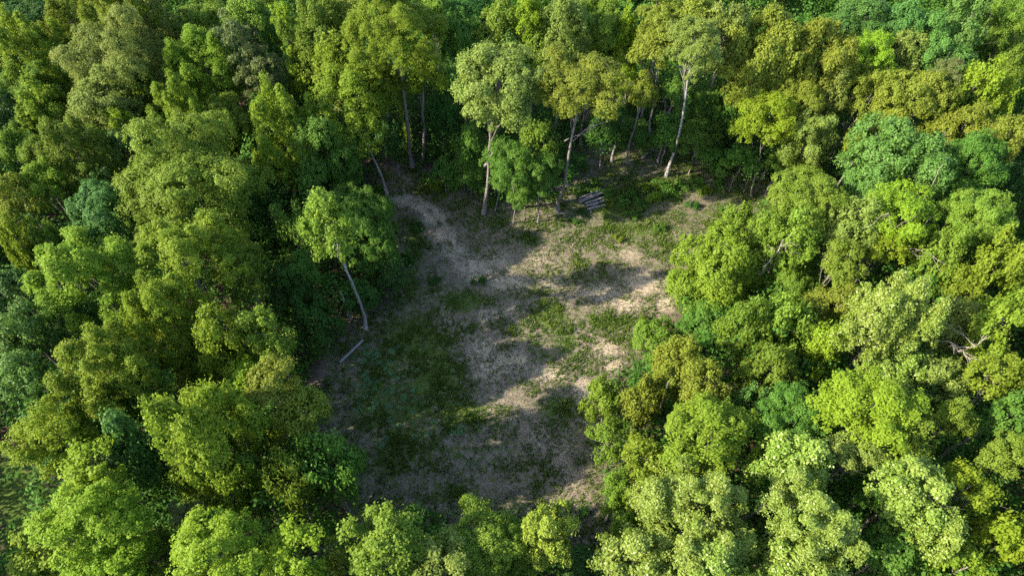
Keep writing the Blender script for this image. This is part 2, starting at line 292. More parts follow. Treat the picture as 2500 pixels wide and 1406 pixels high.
# ------------------------------------------------------------------ the trees: centre, width, height in photo pixels, leaf, kind, tree height (m), label
B = lambda x, y, **k: dict(base=(x, y), **k)
TREES = [
 # ---- upper edge and upper corner on the side of the sun
 (55, 30, 150, 90, 'dark', 'O', 20, 'dark green tree filling the upper left corner'),
 (165, 32, 115, 95, 'fresh', 'T', 23, 'yellow green pointed tree at the top edge beside the dark corner tree'),
 (75, 125, 165, 170, 'fresh', 'T', 24, 'broad yellow green tree at the left edge under the dark corner tree'),
 (262, 110, 235, 180, 'sage', 'O', 26, 'huge grey green oak with cauliflower clumps near the top left'),
 (238, 225, 190, 140, 'sage', 'O', 22, 'grey green oak bough mass in front of the huge grey green oak'),
 (340, 215, 110, 120, 'olive', 'O', 20, 'olive oak tucked against the shaded flank of the huge grey green oak'),
 (60, 195, 140, 90, 'olive', 'O', 20, 'olive brown oak at the left edge below the broad yellow green tree'),
 (92, 245, 115, 100, 'fresh', 'T', 20, 'yellow green tree in front of the olive brown oak at the left edge'),
 (25, 275, 90, 110, 'dark', 'D', 18, 'shaded dark tree on the left edge below the yellow green one'),
 (395, 75, 120, 170, 'sage', 'T', 24, 'tall pale sage tree beside the huge grey green oak'),
 (358, 18, 60, 60, 'lime', 'M', 24, 'small lime top peeking over the tall pale sage tree'),
 (490, 30, 125, 80, 'olive', 'O', 22, 'olive tree at the top edge above the grey pine'),
 (565, 75, 120, 110, 'pine', 'P', 25, 'grey green pine with bare twisted branches near the top'),
 (495, 145, 190, 150, 'fresh', 'T', 22, 'wide yellow green tree with spiky tips in front of the grey pine'),
 (622, 150, 120, 110, 'pine', 'P', 22, 'lower dull pine with dead boughs beside the deep green tree'),
 (640, 55, 70, 95, 'green', 'D', 23, 'narrow deep green tree behind the lower dull pine'),
 (688, 28, 55, 65, 'lime', 'M', 25, 'small lime tree touching the top edge beside the deep green tree'),
 (668, 85, 40, 60, 'bright', 'M', 20, 'slim bright sapling below the small lime tree at the top'),
 (772, 70, 165, 150, 'mid', 'T', 25, 'broad mid green tree at the top edge, left of the middle'),
 (852, 42, 100, 90, 'brown', 'O', 23, 'olive brown oak at the top edge between two taller green trees'),
 (735, 145, 80, 90, 'bright', 'M', 20, 'bright yellow green maple in shade below the broad mid green tree'),
 (738, 205, 95, 80, 'green', 'M', 15, 'loose green maple in the dark gap beneath the bright maple'),
 (822, 152, 110, 118, 'fresh', 'T', 23, 'compact pale green pointed tree in front of the olive brown oak'),
 (958, 85, 190, 190, 'fresh', 'T', 28, 'very tall yellow green tree with an ivy clad leaning trunk', B(1008, 410, r0=.32)),
 (925, 190, 110, 80, 'fresh', 'T', 20, 'yellow green lower bough mass beneath the very tall ivy clad tree'),
 (1038, 175, 85, 185, 'bright', 'M', 24, 'bright narrow maple with a slim dark trunk at the clearing head', B(1030, 395, r0=.26)),
 (1125, 82, 110, 118, 'green', 'D', 24, 'clear green rounded tree behind the bright narrow maple'),
 (1145, 20, 110, 70, 'deep', 'D', 23, 'dark green tree on the top edge over the clear green one'),
 (1215, 45, 110, 100, 'olive', 'O', 25, 'olive tree at the top edge beyond the pale cauliflower oak'),
 (1225, 105, 90, 80, 'blue', 'D', 22, 'cool green tree showing just behind the top of the pale cauliflower oak'),
 (1050, 20, 110, 70, 'mid', 'T', 25, 'mid green tree at the top edge behind the very tall ivy clad tree'),
 (600, 15, 100, 50, 'olive', 'O', 25, 'dim olive crown on the top edge behind the grey pine'),
 (265, 12, 120, 50, 'fresh', 'T', 26, 'yellow green crown cut by the top edge behind the huge oak'),
 # ---- left forest, middle band
 (435, 268, 120, 140, 'fresh', 'T', 22, 'yellow green tree with stepped tips behind the big golden oak'),
 (292, 290, 62, 78, 'lime', 'M', 19, 'small brilliant lime maple in the left forest'),
 (545, 280, 120, 110, 'olive', 'O', 19, 'dull olive tree between the stepped yellow green tree and a dark gap'),
 (555, 355, 110, 100, 'mid', 'O', 15, 'dark shaded oak behind the big golden oak'),
 (355, 308, 60, 45, 'bright', 'M', 16, 'low bright sprig of leaves behind the big golden oak'),
 (172, 350, 145, 140, 'mid', 'T', 22, 'soft mid green tree left of the big golden oak'),
 (215, 440, 110, 80, 'green', 'T', 16, 'shaded green tree under the soft mid green tree'),
 (300, 352, 85, 90, 'blue', 'D', 18, 'blue green tree squeezed between the soft green tree and the golden oak'),
 (450, 410, 320, 215, 'olive', 'O', 26, 'big golden olive oak, the widest crown of the left forest'),
 (40, 352, 85, 85, 'mid', 'T', 18, 'mid green tree on the left edge at a third of the height'),
 (82, 362, 60, 55, 'olive', 'O', 18, 'small olive tree beside the mid green tree on the left edge'),
 (95, 430, 90, 75, 'fresh', 'T', 19, 'yellow green tree in front of the small olive tree near the left edge'),
 (35, 465, 100, 100, 'brown', 'O', 20, 'olive brown oak on the left edge above the pointed fresh pair'),
 (245, 505, 135, 125, 'teal', 'D', 19, 'cool blue green tree below the big golden oak'),
 (242, 425, 60, 60, 'blue', 'D', 17, 'small blue green crown behind the cool blue green tree'),
 (35, 575, 75, 115, 'fresh', 'T', 20, 'taller of two pointed yellow green trees on the left edge'),
 (102, 575, 70, 85, 'mid', 'T', 18, 'duller of two pointed trees near the left edge'),
 (195, 650, 225, 190, 'fresh', 'T', 24, 'big pyramid shaped yellow green tree in the left forest'),
 (445, 605, 215, 180, 'fresh', 'T', 24, 'big yellow green tree directly below the golden oak'),
 (585, 650, 115, 110, 'mid', 'T', 19, 'mid green tree joined to the side of the big yellow green tree'),
 (522, 512, 55, 65, 'olive', 'O', 19, 'small golden tuft of crown under the golden oak'),
 (560, 535, 45, 55, 'olive', 'O', 17, 'smallest golden crown beside the golden tuft'),
 (690, 305, 165, 185, 'fresh', 'T', 23, 'tall spiky yellow green tree on the left side of the track'),
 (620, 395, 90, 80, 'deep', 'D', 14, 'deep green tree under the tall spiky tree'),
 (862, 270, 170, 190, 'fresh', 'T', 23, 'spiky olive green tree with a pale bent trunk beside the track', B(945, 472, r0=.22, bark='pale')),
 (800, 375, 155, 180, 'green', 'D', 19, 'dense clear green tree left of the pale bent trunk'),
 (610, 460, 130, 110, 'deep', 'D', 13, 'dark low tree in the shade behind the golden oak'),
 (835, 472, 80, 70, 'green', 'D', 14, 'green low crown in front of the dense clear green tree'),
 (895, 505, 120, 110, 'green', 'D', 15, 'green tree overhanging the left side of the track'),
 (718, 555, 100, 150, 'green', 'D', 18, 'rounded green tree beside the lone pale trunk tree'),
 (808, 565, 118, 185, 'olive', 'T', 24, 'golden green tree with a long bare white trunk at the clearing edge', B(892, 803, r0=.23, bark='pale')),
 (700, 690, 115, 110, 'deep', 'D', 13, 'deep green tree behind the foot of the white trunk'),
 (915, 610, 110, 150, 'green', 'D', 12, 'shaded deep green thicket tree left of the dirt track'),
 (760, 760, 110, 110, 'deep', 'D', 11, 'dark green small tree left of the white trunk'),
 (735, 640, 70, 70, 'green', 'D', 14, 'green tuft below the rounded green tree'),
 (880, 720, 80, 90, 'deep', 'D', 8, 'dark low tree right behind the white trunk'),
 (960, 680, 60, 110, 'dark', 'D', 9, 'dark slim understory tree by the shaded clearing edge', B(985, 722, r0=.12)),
 # ---- left forest, lower band
 (55, 800, 125, 130, 'blue', 'O', 21, 'glossy blue green tree on the left edge at mid height'),
 (45, 905, 120, 110, 'blue', 'O', 20, 'glossy green tree on the left edge under the glossy blue green one'),
 (155, 775, 130, 100, 'blue', 'O', 18, 'glossy blue green tree in front of the pyramid shaped tree'),
 (30, 700, 100, 110, 'dark', 'D', 18, 'dark tree on the left edge just above the glossy trees'),
 (245, 885, 210, 190, 'fresh', 'T', 23, 'yellow green tree with pale flecked top in the lower left forest'),
 (335, 920, 120, 110, 'green', 'T', 18, 'green shaded side tree of the pale flecked tree'),
 (395, 785, 165, 180, 'fresh', 'T', 22, 'fine leaved yellow green tree below the big tree under the oak'),
 (470, 870, 110, 110, 'mid', 'D', 15, 'dim mid green tree in the gap beside the twin golden green crowns'),
 (552, 820, 140, 155, 'fresh', 'O', 21, 'left one of twin golden green crowns near the clearing'),
 (645, 815, 125, 130, 'olive', 'O', 20, 'right one of twin golden green crowns, over the fallen pale log'),
 (590, 905, 75, 65, 'lime', 'M', 17, 'little lime maple between the twin crowns and the brown oak'),
 (655, 925, 130, 110, 'brown', 'O', 21, 'olive brown oak lobe beside the little lime maple'),
 (735, 995, 125, 125, 'brown', 'O', 19, 'olive brown oak reaching toward the clearing'),
 (515, 1075, 250, 290, 'fresh', 'T', 25, 'largest rounded yellow green tree of the lower left'),
 (700, 1160, 130, 210, 'mid', 'O', 20, 'green tree with golden tufts, darker half beside the largest rounded tree'),
 (800, 1130, 160, 240, 'green', 'O', 20, 'green tree with golden tufts at the lower left clearing corner'),
 (325, 1110, 140, 195, 'teal', 'D', 20, 'blue green tree between bright maples and the largest rounded tree'),
 (100, 1050, 165, 160, 'bright', 'M', 22, 'bright maple by the grassy gap at the left edge'),
 (215, 1140, 140, 95, 'bright', 'M', 20, 'flat topped bright maple in front of the blue green tree'),
 (215, 1265, 215, 175, 'bright', 'M', 22, 'big bright maple in the lower left corner'),
 (250, 1375, 200, 90, 'bright', 'M', 19, 'bright maple cut by the bottom edge in the lower left'),
 (80, 1330, 150, 110, 'fresh', 'M', 17, 'fine pale maple in the bottom left corner'),
 (350, 1350, 120, 110, 'mid', 'D', 14, 'dull mid green tree between two bright maples on the bottom edge'),
 (520, 1345, 225, 160, 'lime', 'M', 22, 'vivid yellow maple on the bottom edge'),
 (715, 1350, 150, 140, 'bright', 'M', 20, 'softer yellow maple on the bottom edge beside the vivid one'),
 (445, 1250, 85, 80, 'pine', 'P', 17, 'small dull pine tuft under the largest rounded tree'),
 (220, 1010, 150, 90, 'mid', 'D', 17, 'mid green tree between the pale flecked tree and the bright maples'),
 (610, 1180, 110, 150, 'green', 'D', 16, 'shadowed green tree under the side of the largest rounded tree'),
 (640, 1020, 100, 80, 'green', 'M', 14, 'green tree in the gap beneath the olive brown oak lobe'),
 (945, 1320, 185, 170, 'olive', 'T', 21, 'pale olive spiky tree in the middle of the bottom edge'),
 (1172, 1310, 190, 160, 'olive', 'O', 18, 'wide pale olive tree between the spiky one and the golden pine'),
 (1075, 1380, 150, 90, 'sage', 'T', 19, 'pale sage tree cut by the bottom edge below the clearing'),
 (1012, 1262, 85, 65, 'deep', 'D', 11, 'small dark green tree behind the pale olive spiky tree'),
 (820, 1355, 90, 95, 'brown', 'P', 16, 'sparse brownish tree between the softer maple and the pale olive tree'),
 (1245, 1380, 90, 80, 'mid', 'D', 13, 'mid green tree under the golden pine at the bottom edge'),
 # ---- head of the clearing
 (1213, 220, 200, 205, 'sage', 'O', 25, 'pale cauliflower crowned oak with a forked bare trunk', B(1180, 523, r0=.29)),
 (1413, 215, 195, 165, 'brown', 'O', 25, 'golden brown umbrella crowned oak behind the log pile', B(1360, 517, r0=.27)),
 (1145, 425, 95, 105, 'green', 'D', 8, 'rounded clear green small tree beside the dirt track'),
 (1085, 412, 65, 60, 'green', 'M', 7, 'small bushy tree left of the rounded one at the track'),
 (1240, 405, 110, 120, 'green', 'M', 12, 'bright understory tree between the two bare oak trunks', B(1253, 545, r0=.10)),
 (1318, 425, 95, 130, 'green', 'M', 12, 'yellowish understory sapling beside the golden brown oak', B(1312, 542, r0=.12)),
 (1278, 470, 60, 70, 'green', 'D', 8, 'slender green sapling on a white stem between the understory trees', B(1280, 536, r0=.09)),
 (1310, 330, 85, 90, 'mid', 'M', 14, 'mid green tree filling the gap between the two big oaks'),
 (1140, 335, 80, 90, 'green', 'D', 13, 'deep green tree against the side of the pale cauliflower oak'),
 (1395, 400, 60, 60, 'deep', 'D', 10, 'dark tuft on twin thin stems behind the golden brown oak', B(1478, 395, r0=.10)),
 (1372, 75, 145, 145, 'sage', 'T', 26, 'pale green egg shaped tree near the top middle'),
 (1290, 28, 90, 80, 'bright', 'T', 26, 'bright tree on the top edge left of the pale egg shaped one'),
 (1298, 95, 110, 100, 'olive', 'O', 23, 'olive green tree between the cauliflower oak and the egg shaped tree'),
 (1462, 32, 135, 95, 'olive', 'O', 25, 'olive oak on the top edge beside the pale egg shaped tree'),
 (1462, 105, 90, 80, 'mid', 'O', 20, 'mid green tree below the olive oak at the top'),
 (1522, 110, 78, 140, 'lime', 'T', 23, 'upright lime column tree over the golden brown oak'),
 (1525, 182, 45, 45, 'bright', 'M', 18, 'lime sprig hanging below the upright lime column'),
 (1445, 148, 60, 55, 'bright', 'M', 18, 'little bright tuft peeking over the golden brown oak'),
 (1612, 32, 120, 95, 'brown', 'O', 26, 'olive brown oak on the top edge beside the lime column'),
 (1608, 120, 105, 120, 'brown', 'O', 25, 'brown green oak on a thin bare trunk in the forest edge', B(1571, 385, r0=.22)),
 (1575, 208, 75, 60, 'brown', 'O', 17, 'lower brown tuft on the side of the thin trunk oak'),
 (1690, 120, 135, 140, 'sage', 'T', 27, 'pale tree on the longest straight bare trunk of the forest edge', B(1625, 432, r0=.24, bark='pale')),
 (1655, 205, 70, 45, 'green', 'M', 17, 'green lower tuft near the longest straight trunk'),
 (1778, 65, 110, 125, 'sage', 'T', 27, 'pale spire topped tree behind the longest straight trunk'),
 (1710, 28, 110, 65, 'brown', 'O', 26, 'brownish oak on the top edge behind the pale spire'),
 (1875, 115, 190, 195, 'brown', 'O', 27, 'giant golden brown oak in the upper right'),
 (2005, 130, 165, 190, 'brown', 'O', 26, 'second giant golden brown oak, right of the first'),
 (1960, 218, 120, 65, 'brown', 'O', 20, 'low golden boughs below the two giant oaks'),
 (1735, 240, 100, 130, 'green', 'D', 16, 'deep green tree behind the top of the longest trunk'),
 (1790, 260, 95, 130, 'green', 'M', 15, 'green tree in shade under the giant golden brown oak'),
 (1700, 330, 100, 90, 'green', 'M', 10, 'green understory tree right of the longest trunk', B(1680, 425, r0=.10)),
 (1480, 300, 90, 130, 'deep', 'D', 14, 'dark tree right of the golden brown umbrella oak'),
 (1550, 330, 90, 110, 'green', 'D', 12, 'deep green tree with a slim leaning stem in the shaded edge', B(1527, 375, r0=.10)),
 (1640, 310, 80, 90, 'green', 'D', 11, 'deep green low tree between two bare trunks'),
 (1760, 380, 80, 60, 'green', 'D', 7, 'dark low thicket tree at the far forest floor'),
 (1868, 300, 125, 155, 'bright', 'M', 16, 'loose bright green tree at the upper right clearing corner', B(1835, 480, r0=.16)),
 (1815, 385, 70, 60, 'green', 'M', 9, 'small green tree on a thin curved stem by the clearing corner', B(1780, 466, r0=.09)),
 (1905, 390, 70, 70, 'green', 'M', 10, 'green tree leaning at the clearing corner', B(1868, 480, r0=.12)),
 (955, 330, 60, 120, 'dark', 'D', 12, 'dark slim tree between the pale bent trunk and the ivy trunk'),
 (1080, 280, 80, 150, 'deep', 'D', 14, 'dark tree behind the slim maple trunk'),
 # ---- right forest, upper
 (2115, 45, 150, 85, 'teal', 'D', 24, 'dark bluish tree at the top edge right of the giant oaks'),
 (2130, 112, 105, 85, 'lime', 'M', 23, 'lime maple below the dark bluish tree'),
 (2225, 35, 100, 80, 'teal', 'O', 25, 'blue green tree on the top edge beside the dark bluish one'),
 (2282, 85, 125, 120, 'blue', 'O', 25, 'blue green tree in front of the top edge trees, upper right'),
 (2345, 60, 110, 125, 'blue', 'O', 26, 'palest blue green tree near the top right corner'),
 (2330, 145, 100, 60, 'blue', 'O', 21, 'low blue green crown under the palest blue green tree'),
 (2450, 85, 125, 140, 'mid', 'O', 24, 'mid green tree near the upper right corner'),
 (2470, 20, 90, 60, 'mid', 'O', 25, 'mid green crown in the extreme upper right corner'),
 (2212, 115, 100, 85, 'sage', 'O', 22, 'sage oak between the lime maple and the blue green trees'),
 (2122, 205, 125, 145, 'brown', 'O', 22, 'golden brown oak below the lime maple'),
 (2245, 215, 170, 140, 'brown', 'O', 23, 'wide golden brown oak with a dead grey branch'),
 (2312, 172, 95, 80, 'pine', 'P', 23, 'greyish pine at the shoulder of the wide golden brown oak'),
 (2395, 195, 95, 110, 'lime', 'M', 24, 'lime maple near the right edge, its taller half'),
 (2455, 222, 65, 95, 'lime', 'M', 22, 'lime maple hard by the right edge'),
 (2375, 252, 95, 75, 'mid', 'M', 19, 'mid green crown below the lime maples at the right edge'),
 (2480, 150, 65, 80, 'mid', 'D', 22, 'mid green tree on the right edge above the lime maple'),
 (2030, 215, 95, 90, 'sage', 'O', 20, 'sage green oak under the second giant oak'),
 (1985, 310, 125, 130, 'sage', 'O', 19, 'sage oak beside the leaning dead snag'),
 (1950, 375, 90, 70, 'mid', 'M', 12, 'mid green tree at the foot of the leaning snag'),
 (2195, 365, 220, 185, 'blue', 'O', 24, 'large rounded blue green tree in the right forest'),
 (2120, 440, 110, 70, 'blue', 'O', 18, 'low blue green shoulder of the large rounded tree'),
 (2117, 330, 75, 90, 'fresh', 'M', 19, 'yellowish green tree next to the leaning dead snag'),
 (2385, 380, 125, 130, 'green', 'D', 22, 'clear green rounded tree right of the large blue green one'),
 (2370, 465, 110, 70, 'green', 'D', 18, 'lower green crown below the clear green rounded tree'),
 (2468, 320, 90, 95, 'brown', 'O', 23, 'brownish oak on the right edge at a quarter height'),
 (2360, 295, 120, 70, 'brown', 'O', 20, 'golden brown oak low behind the clear green rounded tree'),
 (2290, 435, 70, 45, 'brown', 'O', 17, 'small golden brown patch below the large blue green tree'),
 (2470, 440, 70, 90, 'dark', 'D', 17, 'dark tree in the gap on the right edge'),
 (2205, 500, 170, 140, 'lime', 'M', 22, 'large lime maple below the blue green tree'),
 (2180, 580, 100, 70, 'bright', 'M', 18, 'bright lower half of crown under the large lime maple'),
 # ---- right forest, middle
 (1985, 455, 155, 125, 'olive', 'O', 21, 'golden green oak left of the large lime maple'),
 (1940, 520, 100, 80, 'mid', 'O', 17, 'mid green tree below the golden green oak'),
 (1812, 520, 75, 85, 'olive', 'O', 15, 'compact olive tree above the round green one at the clearing'),
 (1870, 560, 90, 90, 'olive', 'O', 17, 'olive tree between the compact olive and the broken pale limb'),
 (2410, 510, 165, 120, 'olive', 'O', 22, 'broad golden olive oak near the right edge'),
 (1940, 580, 120, 130, 'olive', 'O', 19, 'golden olive tree above the broken pale limb'),
 (2090, 535, 125, 120, 'sage', 'O', 20, 'sage tree with dead twigs beside the large lime maple'),
 (2060, 630, 110, 90, 'olive', 'O', 18, 'olive tree left of the bare grey dead tree'),
 (2305, 610, 105, 130, 'olive', 'O', 20, 'golden olive tree right of the bare grey dead tree'),
 (2445, 640, 120, 165, 'fresh', 'T', 22, 'fresh green tree on the right edge at mid height'),
 (2370, 680, 90, 90, 'fresh', 'M', 18, 'fresh green tree left of the fresh edge tree'),
 (1755, 635, 195, 180, 'fresh', 'D', 17, 'round fresh green tree bulging into the sunny clearing'),
 (1940, 680, 130, 80, 'mid', 'D', 13, 'mid green tree below the broken pale limb'),
 (1735, 745, 130, 90, 'green', 'D', 11, 'green tree below the round fresh green one'),
 (1830, 790, 120, 120, 'mid', 'O', 17, 'mid green tree behind the dull oaks of the clearing edge'),
 (1915, 770, 140, 170, 'olive', 'O', 19, 'golden green oak in the middle of the right forest'),
 (1890, 880, 130, 100, 'mid', 'O', 16, 'mid green crown below the golden green oak'),
 (2030, 835, 85, 150, 'lime', 'M', 18, 'upright lime maple beside the reddish bare ground gap'),
 (2175, 760, 195, 190, 'pale', 'T', 24, 'pale silvery crowned tree standing out in the right forest'),
 (2205, 870, 120, 70, 'pale', 'T', 17, 'paler lower boughs beneath the silvery crowned tree'),
 (2050, 725, 100, 80, 'brown', 'O', 16, 'brownish oak left of the silvery crowned tree'),
 (2345, 800, 120, 140, 'sage', 'O', 18, 'dull sage tree with bare twigs right of the silvery tree'),
 (2310, 905, 120, 90, 'sage', 'O', 17, 'dull sage tree in front of the one with bare twigs'),
 (2450, 775, 115, 150, 'fresh', 'M', 22, 'fresh yellow green tree on the right edge beside the dull sage tree'),
 (2455, 905, 110, 110, 'fresh', 'M', 20, 'fresh green tree on the right edge below the yellow green one'),
 # ---- right edge of the clearing
 (1600, 830, 110, 110, 'mid', 'D', 8, 'light green feathery small tree at the sunny clearing edge'),
 (1660, 865, 130, 125, 'brown', 'O', 16, 'dull golden oak behind the light green feathery tree'),
 (1715, 925, 135, 110, 'brown', 'O', 16, 'dull golden brown oak in front of the dull golden one'),
 (1475, 965, 105, 125, 'olive', 'O', 13, 'sparse olive tree leaning over the clearing edge'),
 (1572, 970, 115, 140, 'brown', 'O', 15, 'golden brown tree beside the sparse olive one'),
 (1490, 1055, 95, 90, 'mid', 'M', 10, 'thin mid green tree below the sparse olive one'),
 (1740, 1050, 215, 200, 'fresh', 'M', 19, 'broad yellow green tree with tufted top beside the clearing'),
 (1580, 1110, 150, 140, 'fresh', 'M', 15, 'yellow green tree between the broad tufted one and the clearing'),
 (1840, 980, 80, 110, 'teal', 'D', 14, 'dark teal tree behind the broad tufted tree'),
 (1940, 1010, 165, 150, 'green', 'O', 18, 'cool clear green tree left of the giant lime maple'),
 (2140, 985, 215, 185, 'lime', 'M', 23, 'giant lime maple of the lower right forest'),
 # ---- lower right
 (2110, 1095, 120, 100, 'sage', 'O', 20, 'sage olive oak under the giant lime maple'),
 (2230, 1080, 120, 120, 'olive', 'O', 20, 'golden olive oak under the right side of the giant lime maple'),
 (2335, 1015, 95, 95, 'olive', 'O', 20, 'small golden olive oak beside the giant lime maple'),
 (2275, 950, 80, 80, 'dark', 'D', 15, 'dull dark tree behind the small golden olive oak'),
 (2475, 1000, 90, 110, 'green', 'M', 20, 'clear green tree on the right edge in the lower half'),
 (2465, 1105, 110, 95, 'olive', 'O', 20, 'olive oak on the right edge below the clear green tree'),
 (2370, 1185, 115, 110, 'bright', 'M', 20, 'bright dome crowned tree near the lower right edge'),
 (1955, 1120, 150, 150, 'pale', 'T', 21, 'pale green flecked tree below the cool clear green tree'),
 (1700, 1250, 250, 210, 'pale', 'T', 21, 'big pale flecked tree in the lower right, closer to the clearing'),
 (1990, 1265, 215, 190, 'pale', 'T', 22, 'big pale flecked tree in the lower right, farther from the clearing'),
 (1510, 1190, 80, 110, 'mid', 'M', 13, 'mid green tree on the brown path at the lower clearing end'),
 (1545, 1285, 100, 110, 'mid', 'M', 13, 'mid green tree in front of the path end tree'),
 (1580, 1215, 110, 110, 'fresh', 'M', 15, 'fresh tree wedged against the big pale tree nearer the clearing'),
 (1560, 1355, 180, 110, 'pale', 'T', 18, 'pale flecked tree on the bottom edge right of the brown path'),
 (1740, 1375, 170, 90, 'pale', 'T', 19, 'pale flecked tree on the bottom edge below the big pale one'),
 (1850, 1350, 120, 90, 'green', 'D', 13, 'green tree in the dark gap between the two big pale trees'),
 (1965, 1375, 180, 80, 'pale', 'T', 19, 'pale flecked tree on the bottom edge beneath the farther big pale tree'),
 (2235, 1185, 150, 140, 'pale', 'T', 22, 'white flecked tree with an exposed leaning limb'),
 (2150, 1180, 90, 90, 'green', 'D', 15, 'green tree shaded beside the white flecked tree'),
 (2300, 1290, 120, 120, 'pale', 'T', 20, 'pale lower tree in front of the white flecked tree'),
 (2200, 1320, 150, 120, 'green', 'D', 17, 'green tree under the white flecked tree near the bottom'),
 (2370, 1260, 80, 80, 'olive', 'O', 16, 'olive tree between the bright dome and the pale lower tree'),
 (2455, 1300, 130, 160, 'bright', 'M', 20, 'bright tree in the lower right corner'),
 (2370, 1380, 130, 70, 'fresh', 'M', 17, 'fresh tree on the bottom edge beside the corner tree'),
 (1435, 1375, 110, 70, 'dark', 'D', 8, 'dark low tree at the bottom edge under the golden pine'),
 (1340, 1287, 140, 215, 'pineY', 'P', 22, 'golden green pine standing alone at the foot of the clearing'),
]
for row in TREES:
    tree(*row[:8], **(row[8] if len(row) > 8 else {}))

# ------------------------------------------------------------------ clearing outline (photo pixels on the ground -> metres)
CLEAR_PX = [(905, 395), (1010, 405), (1100, 430), (1200, 470), (1340, 500), (1400, 400), (1450, 350), (1600, 340), (1760, 400), (1900, 455),
            (1960, 520), (1800, 560), (1700, 640), (1690, 720), (1640, 800), (1560, 880), (1500, 950), (1480, 1040), (1500, 1120), (1520, 1250), (1500, 1420), (1400, 1420),
            (1390, 1310), (1300, 1270), (1130, 1285), (900, 1290), (860, 1180), (800, 1060), (765, 940), (800, 840), (850, 780), (960, 740), (975, 640), (930, 540), (900, 470)]
CLEAR = np.array([at(*p)[0][:2] for p in CLEAR_PX])
GAP_PX = [(-40, 1090), (60, 1090), (110, 1160), (100, 1290), (60, 1330), (-40, 1330)]
GAP = np.array([at(*p)[0][:2] for p in GAP_PX])
def inside(poly, x, y):
    r = np.zeros(x.shape, bool); n = len(poly)
    for i in range(n):
        (x1, y1), (x2, y2) = poly[i], poly[(i + 1) % n]
        if y1 == y2: continue
        c = ((y1 > y) != (y2 > y)) & (x < (x2 - x1) * (y - y1) / (y2 - y1) + x1); r ^= c
    return r
def edge_dist(poly, x, y):
    d = np.full(x.shape, 1e9); n = len(poly)
    for i in range(n):
        a, b = poly[i], poly[(i + 1) % n]; ab = b - a
        t = np.clip(((x - a[0]) * ab[0] + (y - a[1]) * ab[1]) / (ab @ ab), 0, 1)
        d = np.minimum(d, np.hypot(x - a[0] - t * ab[0], y - a[1] - t * ab[1]))
    return np.where(inside(poly, x, y), d, -d)
def to_px(x, y, z=0):
    dz = z - CAM_H; f = y * ct - dz * st; up = y * st + dz * ct
    return 1250 + FPX * x / f, 703 - FPX * up / f
# ground cover: soft patches laid on the ground, (px, py, rx, ry, amount), rx/ry in photo pixels at that place
BARE = [(985, 490, 50, 20, 1.0), (1030, 502, 40, 18, .95), (1058, 532, 40, 26, .9), (1085, 572, 42, 30, .9), (1108, 612, 55, 38, .85), (1160, 655, 80, 45, .85), (1210, 640, 80, 50, .72), (1250, 690, 100, 32, .85),
        (1310, 630, 110, 60, .60), (1350, 690, 50, 35, .8), (1470, 715, 90, 32, .9), (1570, 690, 80, 42, .95), (1625, 740, 50, 32, .85), (1525, 745, 70, 26, .9),
        (1540, 620, 50, 30, .75), (1620, 640, 40, 40, .5), (1190, 770, 50, 30, .75), (1250, 760, 50, 30, .75), (1180, 850, 55, 50, .75), (1250, 880, 80, 40, .8),
        (1200, 900, 60, 40, .8), (1340, 910, 70, 34, .8), (1480, 850, 40, 35, .9), (1500, 895, 40, 26, .9), (1420, 945, 36, 34, .95), (1220, 960, 50, 40, .5), (1280, 1000, 50, 32, .55),
        (1300, 1060, 60, 40, .6), (1370, 1110, 60, 50, .6), (1400, 1170, 40, 50, .65), (1180, 1060, 50, 32, .5), (1090, 770, 40, 32, .55), (1070, 600, 24, 50, .55),
        (1700, 495, 50, 20, .45), (1430, 590, 80, 24, .35), (1100, 1120, 100, 50, .35), (1230, 1190, 50, 14, .5), (1040, 1195, 36, 12, .45), (910, 1190, 26, 12, .4)]
RUTS = [([(955, 487), (1005, 494), (1045, 512), (1068, 540), (1088, 580), (1112, 622), (1150, 660), (1220, 690)], .80, .60, .95),
        ([(1150, 770), (1152, 850), (1172, 920), (1212, 965), (1265, 975), (1325, 950), (1350, 905)], .55, .22, .55),
        ([(1250, 985), (1325, 1070), (1390, 1150), (1428, 1250), (1450, 1350)], .70, .34, .62),
        ([(1210, 700), (1290, 690), (1370, 715), (1420, 790), (1440, 880), (1400, 950)], .70, .24, .40)]
GRASS = [(1130, 735, 90, 45, .95), (1340, 765, 60, 55, 1.0), (1000, 830, 110, 90, .95), (1060, 930, 120, 90, .95), (1000, 1000, 150, 80, .8), (1120, 1010, 110, 60, .9),
         (1540, 560, 130, 45, .8), (1480, 610, 50, 30, .5), (1490, 785, 110, 35, .95), (1380, 830, 50, 60, .8), (1330, 870, 80, 40, .75), (1360, 1000, 80, 60, .85), (1100, 1110, 180, 70, .65),
         (1010, 600, 35, 110, .9), (1000, 700, 50, 60, .8), (1500, 500, 110, 50, .95), (1300, 590, 50, 22, .95), (1660, 590, 70, 70, .7), (1620, 700, 50, 30, .4),
         (1060, 455, 70, 30, .8), (1180, 500, 40, 40, .4), (1600, 460, 160, 40, .9), (1740, 520, 90, 30, .7), (1300, 1180, 150, 50, .6), (1450, 1130, 40, 60, .6),
         (950, 1120, 90, 90, .8), (1000, 1090, 150, 110, .8), (920, 980, 110, 110, .85), (1060, 860, 70, 80, .9), (1080, 1200, 160, 60, .7), (1470, 640, 70, 24, .6), (1590, 720, 50, 22, .6), (930, 900, 90, 70, .8), (900, 1000, 80, 80, .7), (1150, 1200, 200, 60, .6), (1560, 600, 90, 60, .7), (1440, 560, 70, 40, .6), (1600, 560, 90, 40, .8), (1250, 740, 50, 30, .5), (1560, 640, 40, 20, .6), (1430, 700, 30, 12, .6), (1290, 1245, 170, 30, .6), (1480, 560, 100, 40, .6), (1400, 660, 30, 16, .5)]
